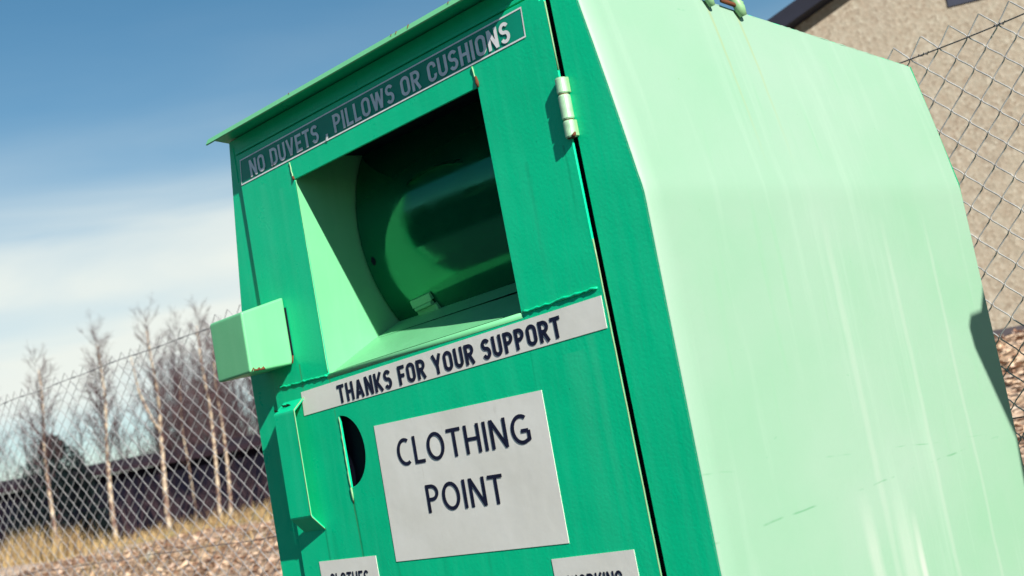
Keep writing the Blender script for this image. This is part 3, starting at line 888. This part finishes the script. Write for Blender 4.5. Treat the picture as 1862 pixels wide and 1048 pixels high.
# ================================================================== NEIGHBOURING BANK (out of frame to the right; its shadow falls on the side)
X0 = 1.12
off = (-.263 * X0, .632 * X0)
prof_n = [(1.9, off[1] + .30), (.925 + off[0], off[1] + .10), (.895 + off[0], off[1] + .050), (.852 + off[0], off[1] + .044), (.837 + off[0], off[1] + .022),
          (.841 + off[0], off[1] - .020), (.920 + off[0], off[1] - .163), (.905 + off[0], off[1] - .32), (.885 + off[0], -1.25), (1.9, -1.25)]
nb = thing('recycling_bank', (X0 + .6, 1.2, -1.30), 'green steel recycling bank standing beyond the right edge beside the clothing bank', 'recycling bank')
mb = MB()
n = len(prof_n)
mb.add([(X0, y, z) for y, z in prof_n] + [(X0 + 1.2, y, z) for y, z in prof_n],
       [tuple(range(n - 1, -1, -1)), tuple(range(n, 2 * n))] + [(i, (i+1) % n, n + (i+1) % n, n + i) for i in range(n)])
part('shell', mb, M_green, nb, nb, bevel=.004)
mb = MB(); mb.box(X0 + .1, X0 + .2, .75, 1.8, -1.30, -1.252); part('skid', mb, M_green, nb, nb); mb = MB(); mb.box(X0 + 1.0, X0 + 1.1, .75, 1.8, -1.30, -1.252)
part('skid', mb, M_green, nb, nb)

# ================================================================== ADDED HEDGE, unseen, blocks low sky to darken the bank's front
hedge = thing('sky_block_hedge', (-6, -9.5, -1.30), 'unseen evergreen hedge added to block low sky from the front of the clothing bank', 'hedge')
rng = random.Random(41)
mb = MB()
NH, NR = 150, 16
def hrad(i, k):
    return 1 + .16 * math.sin(i * .9 + k * 1.7) + .12 * math.sin(i * .37 - k * 2.3) + rng.uniform(-.10, .10)
vs = []
for i in range(NH + 1):
    x = -30 + 33 * i / NH
    hh = 3.7 + .5 * math.sin(i * .31) + .5 * math.sin(i * .83 + 1) + rng.uniform(-.25, .25)
    for k in range(NR + 1):
        a = math.pi * k / NR
        q = hrad(i, k)
        vs.append((x + rng.uniform(-.08, .08), -9.5 + 1.1 * math.copysign(abs(math.cos(a)) ** .5, math.cos(a)) * q, -1.32 + hh * math.sin(a) ** .5 * (.94 + .06 * q)))
mb.add(vs, [(i*(NR+1)+k, i*(NR+1)+k+1, (i+1)*(NR+1)+k+1, (i+1)*(NR+1)+k) for i in range(NH) for k in range(NR)])
mb.add(vs[:NR + 1], [tuple(range(NR + 1))]); mb.add(vs[-NR - 1:], [tuple(range(NR, -1, -1))])
part('foliage', mb, plain('sky_block_leaves', (0.014, 0.030, 0.012), .8, sc=5, var=.6, bmp=.8, spec=.15), hedge, hedge)

# ================================================================== CHAIN-LINK FENCE
fence = thing('chain_link_fence', (-3.0, 1.42, -1.30), 'galvanised chain-link fence with twisted top edge behind the clothing bank', 'fence')
P2 = 0.0385
FX0, FX1, FZ0, FZ1 = -6.6, 1.5, -1.28, .735
nw = int((FX1 - FX0) / P2); nz = int((FZ1 - FZ0) / P2)
FZ0 = FZ1 - nz * P2
random.seed(21)
def fwob(x, z):
    return (.004 * math.sin(x * 3.1 + z * 2) , .010 * math.sin(x * 1.7 + z * 1.1) + .006 * math.sin(x * 5.3 - z * 3), .004 * math.sin(x * 2.3 + 1.0))
mb = MB()
for k in range(nw):
    pts = []
    for j in range(nz + 1):
        z = FZ1 - j * P2
        cx = FX0 + (k + ((j + k) % 2)) * P2
        side = 1 if (j + k) % 2 else -1
        wx, wy, wz = fwob(cx, z)
        base = Vector((cx + wx, 1.42 + wy, z + wz))
        # rounded elbows that pass in front of and behind the neighbouring wire
        px_ = base.x - side * .0012
        if j == 0:
            pts.append((px_, base.y, base.z + random.uniform(0, .004)))
        else:
            pts.append((px_ - side * .0040, base.y - .0022 * side, base.z + P2 * .17))
            pts.append((px_, base.y, base.z))
        if 0 < j < nz: pts.append((px_ - side * .0040, base.y + .0022 * side, base.z - P2 * .17))
    # the mesh is strained wider beyond the bank, to the left
    pts = [(x if x > -1.5 else -1.5 + (x + 1.5) * 1.22, y, z) for x, y, z in pts]
    mb.tube(pts, .00165, 5, cap=False)
def wire_mat():
    mt, t, p = new_mat('galvanised_wire')
    v = N(t, 'ShaderNodeTexCoord').outputs['Object']
    c = mixc(t, ramp(t, noise(t, v, 30, 3), [(0.35, 0.0), (0.7, 1.0)]), (0.24, 0.245, 0.26), (0.42, 0.415, 0.415))
    t.links.new(c, p.inputs['Base Color'])
    p.inputs['Metallic'].default_value = 0.1
    p.inputs['Roughness'].default_value = 0.65
    return mt
M_wire = wire_mat()
part('wire_mesh', mb, M_wire, fence, fence, smooth=True)
M_wire2 = plain('dull_line_wire', (0.10, 0.10, 0.12), 0.5, 0.5)
for zz in (.697, -.18, -1.1):
    mb = MB()
    pts = []
    for i in range(160):
        x = -7.7 + (FX1 + 7.7) * i / 159
        wx, wy, wz = fwob(x, zz)
        pts.append((x, 1.42 + wy - .004, zz + wz + .003 * math.sin(x * 4.1) + .002 * math.sin(x * 11)))
    mb.tube(pts, .0016, 6)
    part('line_wire', mb, M_wire2, fence, fence, smooth=True)
random.seed(31)      # wire twisted round the top line wire
for i in range(46):
    x = -7.5 + i * .2
    pts = []; mb = MB()
    for q in range(9):
        a = q * 1.9; xx = x + q * .004
        wx, wy, wz = fwob(xx, .697)
        pts.append((xx, 1.42 + wy - .004 + .004 * math.cos(a), .697 + wz + .003 * math.sin(xx * 4.1) + .002 * math.sin(xx * 11) + .004 * math.sin(a)))
    mb.tube(pts, .0012, 4)
    part('tie_wire', mb, M_wire2, fence, fence, smooth=True)
for x in (-7.4, -1.9, 1.35):
    mb = MB(); mb.tube([(x, 1.455, -1.35), (x, 1.455, .70), (x, 1.455, .71)], [.024, .024, .018], 14)
    part('post', mb, M_wire, fence, fence, smooth=True)

# ================================================================== HARLED HOUSE
house = thing('harled_house', (0.0, 0.0, 0.14), 'pebble-dashed building with a dark roof edge behind the fence', 'building')
YW = 0.0
def vz(x): return 2.482 + 0.425 * (x + 0.88)          # underside of the sloping verge
WX0, WX1, APX = -2.3, 6.6, 2.2
def wall_mat():
    mt, t, p = new_mat('pebble_dash')
    v = N(t, 'ShaderNodeTexCoord').outputs['Object']
    a = noise(t, v, 17, 5, 0.7)
    vo = N(t, 'ShaderNodeTexVoronoi'); vo.inputs['Scale'].default_value = 44
    t.links.new(v, vo.inputs['Vector'])
    sp = N(t, 'ShaderNodeSeparateColor'); t.links.new(vo.outputs['Color'], sp.inputs[0])
    c = ramp(t, sp.outputs[0], [(0.0, (0.205, 0.17, 0.13)), (0.3, (0.265, 0.235, 0.185)), (0.75, (0.31, 0.28, 0.225)), (1.0, (0.365, 0.335, 0.275))])
    c = mixc(t, ramp(t, a, [(0.36, 0.55), (0.62, 0.0)]), c, (0.25, 0.19, 0.14))
    st = ramp(t, noise(t, v, 1.6, 5, .6, stretch=(1.6, 1, .35)), [(0.48, 0.0), (0.75, 0.5)])
    c = mixc(t, st, c, (0.23, 0.20, 0.165))
    b = ramp(t, noise(t, v, 1.1, 4), [(0.4, 0.0), (0.7, 0.35)])
    c = mixc(t, b, c, (0.30, 0.265, 0.20))
    t.links.new(c, p.inputs['Base Color'])
    p.inputs['Roughness'].default_value = 0.95
    bump(t, p, vo.outputs['Distance'], 0.35, 0.006)
    return mt
mb = MB()
def top(x): return (vz(x) if x < APX else vz(APX) - .425 * (x - APX)) - .004
wx0, wx1, wz0 = 0.075, 0.95, 2.345
# gable wall as strips round the window opening, then the other three walls
def strip(x0, x1, za, zb):
    mb.add([(x0, YW, za[0]), (x1, YW, za[1]), (x1, YW, zb[1]), (x0, YW, zb[0])], [(0, 1, 2, 3)])
WB = .15
wtop = wz0 + .42
strip(WX0, wx0, (WB, WB), (top(WX0), top(wx0)))
strip(wx0, wx1, (WB, WB), (wz0, wz0))
strip(wx0, wx1, (wtop, wtop), (top(wx0), top(wx1)))
strip(wx1, APX, (WB, WB), (top(wx1), top(APX)))
strip(APX, WX1, (WB, WB), (top(APX), top(WX1)))
mb.add([(WX0, YW, WB), (WX0, 7, WB), (WX0, 7, top(WX0)), (WX0, YW, top(WX0))], [(0, 1, 2, 3)])
mb.add([(WX1, YW, WB), (WX1, 7, WB), (WX1, 7, top(WX1)), (WX1, YW, top(WX1))], [(3, 2, 1, 0)])
mb.add([(WX0, 7, WB), (WX1, 7, WB), (WX1, 7, top(WX1)), (APX, 7, top(APX)), (WX0, 7, top(WX0))], [(4, 3, 2, 1, 0)])
part('wall', mb, wall_mat(), house, house)
mb = MB()
mb.box(WX0 + .03, WX1 - .03, YW + .04, 6.9, -.6, WB - .002)
M_plinth = plain('dark_plinth', (0.05, 0.042, 0.05), 0.9, sc=12, bmp=.3)
part('plinth', mb, M_plinth, house, house)
mb = MB()      # bell-cast drip at the foot of the harling
mb.hexa([(WX0, YW - .03, WB - .03), (WX1, YW - .03, WB - .03), (WX1, YW + .05, WB - .03), (WX0, YW + .05, WB - .03),
         (WX0, YW - .003, WB + .05), (WX1, YW - .003, WB + .05), (WX1, YW + .05, WB + .05), (WX0, YW + .05, WB + .05)])
part('drip_course', mb, M_plinth, house, house)
M_roof = plain('dark_slate', (0.010, 0.012, 0.024), 0.7, sc=6, spec=.2)
mb = MB()
ov = .18
for (xa, xb) in ((WX0 - .35, APX), (APX + .002, WX1 + .35)):
    f = lambda x: (vz(x) if x <= APX else vz(APX) - .425 * (x - APX))
    mb.hexa([(xa, YW - ov, f(xa)), (xb, YW - ov, f(xb)), (xb, 7.3, f(xb)), (xa, 7.3, f(xa)),
             (xa, YW - ov, f(xa) + .115), (xb, YW - ov, f(xb) + .115), (xb, 7.3, f(xb) + .115), (xa, 7.3, f(xa) + .115)])
part('roof', mb, M_roof, house, house)
mb = MB()
M_frame = plain('dark_window_frame', (0.008, 0.012, 0.035), 0.5)
for (a, b, c, d_) in ((wx0, wx1, wz0, wz0 + .05), (wx0, wx1, wtop - .05, wtop), (wx0, wx0 + .05, wz0 + .05, wtop - .05), (wx1 - .05, wx1, wz0 + .05, wtop - .05)):
    mb.box(a, b, YW - .01, YW + .05, c, d_)
wf = part('window', mb, M_frame, house, house)
mt, t, p = new_mat('window_glass'); p.inputs['Base Color'].default_value = (.01, .015, .03, 1); p.inputs['Roughness'].default_value = .08
mb = MB(); mb.add([(wx0 + .05, YW + .03, wz0 + .05), (wx1 - .05, YW + .03, wz0 + .05), (wx1 - .05, YW + .03, wtop - .05), (wx0 + .05, YW + .03, wtop - .05)], [(0, 1, 2, 3)])
part('pane', mb, mt, wf, house)
# underfloor vent showing as a dark grille at the foot
mb = MB(); mb.box(-.08, .16, YW + .028, YW + .039, -.03, .085)
part('floor_vent', mb, M_frame, house, house)

house.location = (-3.1, 6.9, 0.14)
house.rotation_euler = (0, 0, R(33))

# ================================================================== DISTANCE: shed, trees, grass
def at(px, py, d):
    """point d metres along the view through a photograph pixel (used once to place the far things on the ground)"""
    v = fw + rt * ((px - 931) / 2554.3) - up * ((py - 524) / 2554.3)
    return CAM + v * d
def on_ground(px, d):
    p = at(px, 990 - 0.19 * px, d)
    return Vector((p.x, p.y, gh(p.x, p.y)))

shA, shB = at(-420, 1090, 46), at(760, 880, 46)
shA.z = shB.z = 0
sdir = (shB - shA).normalized(); sn = Vector((-sdir.y, sdir.x, 0))
if sn.dot(fw) < 0: sn = -sn
shed = thing('timber_shed', (*((shA + shB) / 2 + sn * 3).to_2d(), -.35), 'long low dark timber shed behind the birch trees', 'shed')
def shp(s_, d_, z): q = shA + sdir * s_ + sn * d_; return (q.x, q.y, z)
Ls = (shB - shA).length
ez = 1.98
mb = MB()
mb.hexa([shp(0,0,-.5), shp(Ls,0,-.5), shp(Ls,7,-.5), shp(0,7,-.5), shp(0,0,ez), shp(Ls,0,ez), shp(Ls,7,ez), shp(0,7,ez)])
def boards():
    mt, t, p = new_mat('dark_stained_boards')
    v = N(t, 'ShaderNodeTexCoord').outputs['Object']
    a = noise(t, v, 2.2, 4, stretch=(3, 3, .4))
    c = ramp(t, a, [(0.3, (0.002, 0.003, 0.010)), (0.55, (0.005, 0.004, 0.009)), (0.75, (0.014, 0.007, 0.010))])
    t.links.new(c, p.inputs['Base Color']); p.inputs['Roughness'].default_value = .95; p.inputs['Specular IOR Level'].default_value = .1
    return mt
part('wall', mb, boards(), shed, shed)
mb = MB()
mb.hexa([shp(-.4,-.4,ez+.003), shp(Ls+.4,-.4,ez+.003), shp(Ls+.4,3.6,ez+.45), shp(-.4,3.6,ez+.45), shp(-.4,-.4,ez+.16), shp(Ls+.4,-.4,ez+.16), shp(Ls+.4,3.6,ez+.62), shp(-.4,3.6,ez+.62)])
part('roof', mb, plain('brown_roof_sheet', (0.022, 0.014, 0.020), .95, sc=2, spec=.1), shed, shed)

def bark(name, a, b, sc=9):
    mt, t, p = new_mat(name)
    v = N(t, 'ShaderNodeTexCoord').outputs['Object']
    n_ = noise(t, v, sc, 4, 0.6, stretch=(1, 1, 0.9))
    c = ramp(t, n_, [(0.43, b), (0.56, a)])
    t.links.new(c, p.inputs['Base Color']); p.inputs['Roughness'].default_value = .85
    return mt
M_bark = bark('birch_bark', (0.50, 0.41, 0.30), (0.12, 0.065, 0.05))
M_twig = plain('purple_twigs', (0.060, 0.030, 0.034), .9, sc=2)
M_twig2 = plain('brown_twigs', (0.050, 0.026, 0.033), .9, sc=2)

def crown(mb, base, h, lean, rng, nb, tw, spread, z0=.38, r0_=.011, far=False):
    for i in range(nb):
        f_ = z0 + (1 - z0) * (i / nb) ** .9
        st = base + lean * f_ + Vector((0, 0, h * f_))
        az = rng.uniform(0, 6.28)
        L_ = h * spread * (1.15 - f_) * rng.uniform(.6, 1.25) + .25
        d0 = Vector((math.cos(az), math.sin(az), rng.uniform(.8, 1.7))).normalized()
        pts = [st]; p_ = st.copy(); d_ = d0.copy()
        for s_ in range(4):
            d_ = (d_ + Vector((rng.uniform(-.2, .2), rng.uniform(-.2, .2), .14))).normalized()
            p_ = p_ + d_ * L_ / 4; pts.append(p_.copy())
        rb = r0_ * (1.25 - f_)
        mb.tube(pts, [rb, rb * .8, rb * .6, rb * .45, rb * .25], 4, cap=False)
        for q in range(tw):
            u = rng.uniform(.2, 1.0) * 4
            k = min(3, int(u)); p0 = pts[k].lerp(pts[k + 1], u - k)
            dv = (d0 + Vector((rng.uniform(-.9, .9), rng.uniform(-.9, .9), rng.uniform(-.3, .8)))).normalized()
            l2 = L_ * rng.uniform(.18, .5)
            p1 = p0 + dv * l2 * .5; p2 = p1 + (dv + Vector((rng.uniform(-.4, .4), rng.uniform(-.4, .4), rng.uniform(-.5, .3)))).normalized() * l2 * .5
            mb.tube([p0, p1, p2], [rb * .38, rb * .3, rb * .16], 3, cap=False)
            for q2 in range(3):
                p3 = p0.lerp(p2, rng.uniform(.3, 1)); dv2 = (dv + Vector((rng.uniform(-1, 1), rng.uniform(-1, 1), rng.uniform(-.5, .6)))).normalized()
                mb.tube([p3, p3 + dv2 * l2 * rng.uniform(.25, .6)], [rb * .22, rb * .12], 3, cap=False)

def birch(px, d, h, rad, lean, seed, label, fork=None, nb=34):
    rng = random.Random(seed)
    base = on_ground(px, d); base.z -= .05
    root = thing('birch_tree', base, label, 'tree', 'bare birch trees behind the fence')
    lv = Vector((rt.x, rt.y, 0)).normalized() * lean
    mb = MB()
    pts, rr = [], []
    for i in range(15):
        f_ = i / 14
        w_ = Vector((math.sin(f_ * 7 + seed) * .05 + math.sin(f_ * 17 + seed) * .018, math.cos(f_ * 6 + seed) * .05, 0)) * (f_ ** .5)
        pts.append(base + lv * f_ + w_ + Vector((0, 0, h * f_ * .93))); rr.append(.84 * rad * (1.12 - f_) ** .8 * (1 + .12 * math.sin(f_ * 41 + seed)) + .004)
    rr[0] *= 1.25
    mb.tube(pts, rr, 9)
    if fork:
        z0, dx = fork
        st = base + lv * z0 + Vector((0, 0, h * z0 * .93))
        sidev = Vector((rt.x, rt.y, 0)).normalized() * dx
        mb.tube([st, st + sidev * .45 + Vector((0, 0, .30)), st + sidev + Vector((0, 0, .9)), st + sidev * 1.2 + Vector((0, 0, 1.7))], [rad * .55, rad * .5, rad * .38, rad * .15], 7)
    part('trunk', mb, M_bark, root, root, smooth=True)
    mb = MB()
    crown(mb, base, h, lv, rng, nb, 11, .20, r0_=.019)
    part('crown', mb, M_twig, root, root)
    return root
birch(100, 31, 4.6, .052, .10, 1, 'slim birch standing in front of the dark evergreen bush')
birch(206, 31, 4.8, .060, .22, 2, 'birch just right of the dark evergreen bush, with a bushy dark upper crown', nb=44)
birch(304, 31, 5.0, .062, .20, 3, 'brightest pale birch, forked high up, in the middle of the row', fork=(.52, -.32))
birch(397, 33, 5.2, .050, .20, 4, 'birch with orange-brown upper trunk left of the close pair nearest the bank', nb=38)
birch(415, 34, 4.9, .050, .26, 5, 'knobbly-trunked birch half behind the wire, nearest to the clothing bank', nb=38)
birch(352, 38, 4.6, .032, .12, 6, 'thin dark sapling birch behind the row, between the middle birch and its right neighbour', nb=26)
birch(-8, 32, 4.7, .045, .25, 7, 'birch cut by the left edge of the picture', nb=30)

# evergreen bush
rng = random.Random(9)
bs = on_ground(112, 35)
bush = thing('evergreen_bush', bs, 'dark blue-green evergreen bush with a ragged top among the birches', 'bush')
mb = MB(); mb.tube([bs, bs + Vector((0.02, 0, 1.0)), bs + Vector((0, .03, 2.1))], [.07, .05, .015], 7)
part('trunk', mb, M_twig, bush, bush)
mb = MB()
lumps = [(0, 0, 1.0, .80), (-.55, .1, .75, .6), (.55, -.1, .8, .62), (-.25, 0, 1.7, .5), (.2, .1, 1.85, .48), (.05, 0, 2.3, .28), (-.75, 0, .35, .45), (.75, 0, .4, .45), (.35, 0, 1.45, .55)]
rv = Vector((rt.x, rt.y, 0)).normalized(); fv = Vector((fw.x, fw.y, 0)).normalized()
for i in range(5200):
    lx, ly, lz, lr = [q * 1.15 for q in rng.choice(lumps)]
    while True:
        q = Vector((rng.uniform(-1, 1), rng.uniform(-1, 1), rng.uniform(-1, 1)))
        if q.length < 1: break
    q = q.normalized() * (q.length ** .5) * lr * rng.uniform(.85, 1.15)
    c = bs + rv * (lx + q.x) + fv * (ly + q.y) + Vector((0, 0, lz + q.z))
    if c.z < bs.z: continue
    a = Vector((rng.uniform(-1, 1), rng.uniform(-1, 1), rng.uniform(-.4, 1))).normalized(); b = a.orthogonal().normalized()
    s_ = rng.uniform(.05, .11)
    mb.add([c - b * s_ * .35, c + a * s_, c + b * s_ * .35, c - a * s_ * .5], [(0, 1, 2, 3)])
part('foliage', mb, plain('dark_needles', (0.005, 0.013, 0.015), .8, sc=3, var=.5, spec=.15), bush, bush)

# thicket of bare scrub and far trees: one mass
rng = random.Random(77)
mb = MB()
for i in range(84):
    px = rng.uniform(-80, 560) if i % 3 == 0 else rng.uniform(310, 560)
    d = rng.uniform(54, 62)
    b = on_ground(px, d)
    h = rng.uniform(4.2, 7.0) + (1.5 if px > 320 else 0)
    mb.tube([b, b + Vector((rng.uniform(-.1, .1), 0, h * .5)), b + Vector((rng.uniform(-.25, .25), 0, h))], [.03, .02, .006], 5, cap=False)
    crown(mb, b, h, Vector((0, 0, 0)), rng, 26, 8, .20, z0=.2, r0_=.022 if i > 5 else .012)
for i in range(6):
    b = on_ground(rng.uniform(-80, 560), rng.uniform(36, 43)); h = rng.uniform(.9, 1.9)
    for k in range(9):
        dx = Vector((rng.uniform(-.6, .6), rng.uniform(-.6, .6), 0))
        mb.tube([b + dx * .3, b + dx * .8 + Vector((0, 0, h * .6)), b + dx * 1.5 + Vector((0, 0, h * rng.uniform(.7, 1.1)))], [.014, .010, .003], 3, cap=False)
    crown(mb, b, h, Vector((0, 0, 0)), rng, 16, 8, .34, z0=.1, r0_=.010)
o = link('bare_thicket', mb.mesh('bare_thicket', M_twig2)); o['kind'] = 'stuff'
o['label'] = 'hazy mass of bare purple-brown twigs behind the birches'

# dry grass along the top of the slope
rng = random.Random(5)
mb = MB()
def blade(b, h, w_, mi):
    a = rng.uniform(0, 6.28); dx = Vector((math.cos(a), math.sin(a), 0))
    ln = Vector((rng.uniform(-.35, .35), rng.uniform(-.35, .35), 0)) * h
    mb.cur = mi
    p1 = b + Vector((0, 0, h * .55)) + ln * .35; p2 = b + Vector((0, 0, h)) + ln
    mb.add([b - dx * w_, b + dx * w_, p1 + dx * w_ * .7, p1 - dx * w_ * .7, p2], [(0, 1, 2, 3), (3, 2, 4)])
for i in range(4200):
    px = rng.uniform(-60, 560); d = rng.uniform(20, 32)
    b = on_ground(px, d)
    cl_ = .5 + .5 * math.sin(px * .07 + d * .9)
    if rng.random() > .35 + .65 * cl_: continue
    blade(b, rng.uniform(.06, .24) * (.4 + .7 * cl_), rng.uniform(.006, .012), rng.choice((0, 0, 1, 2)))
for (px, d, n_, hh) in ((52, 21, 260, .62), (125, 22, 200, .5), (20, 23, 160, .5), (185, 24, 120, .42), (330, 23, 120, .4), (450, 23, 170, .38), (500, 23, 120, .34), (260, 24, 120, .3), (395, 24, 120, .35)):
    c = on_ground(px, d)
    for i in range(n_):
        q = Vector((c.x + rng.gauss(0, .16), c.y + rng.gauss(0, .16), 0)); q.z = gh(q.x, q.y)
        blade(q, hh * rng.uniform(.4, 1.1), rng.uniform(.005, .009), rng.choice((0, 0, 1)))
for i in range(46):
    c = at(rng.uniform(120, 620), 1000, rng.uniform(12, 19)); n_ = rng.randrange(8, 26)
    for k in range(n_):
        q = Vector((c.x + rng.gauss(0, .05), c.y + rng.gauss(0, .05), 0)); q.z = gh(q.x, q.y)
        blade(q, rng.uniform(.05, .16), rng.uniform(.003, .005), rng.choice((0, 1, 2, 2)))
GM = [plain('straw', (0.42, 0.30, 0.14), .8, sc=2), plain('dry_grass_brown', (0.22, 0.135, 0.06), .8, sc=2), plain('dry_grass_green', (0.16, 0.15, 0.06), .8, sc=2)]
o = link('dry_grass', mb.mesh('dry_grass', GM)); o['kind'] = 'stuff'
o['label'] = 'straw-coloured dry grass along the top of the slope'
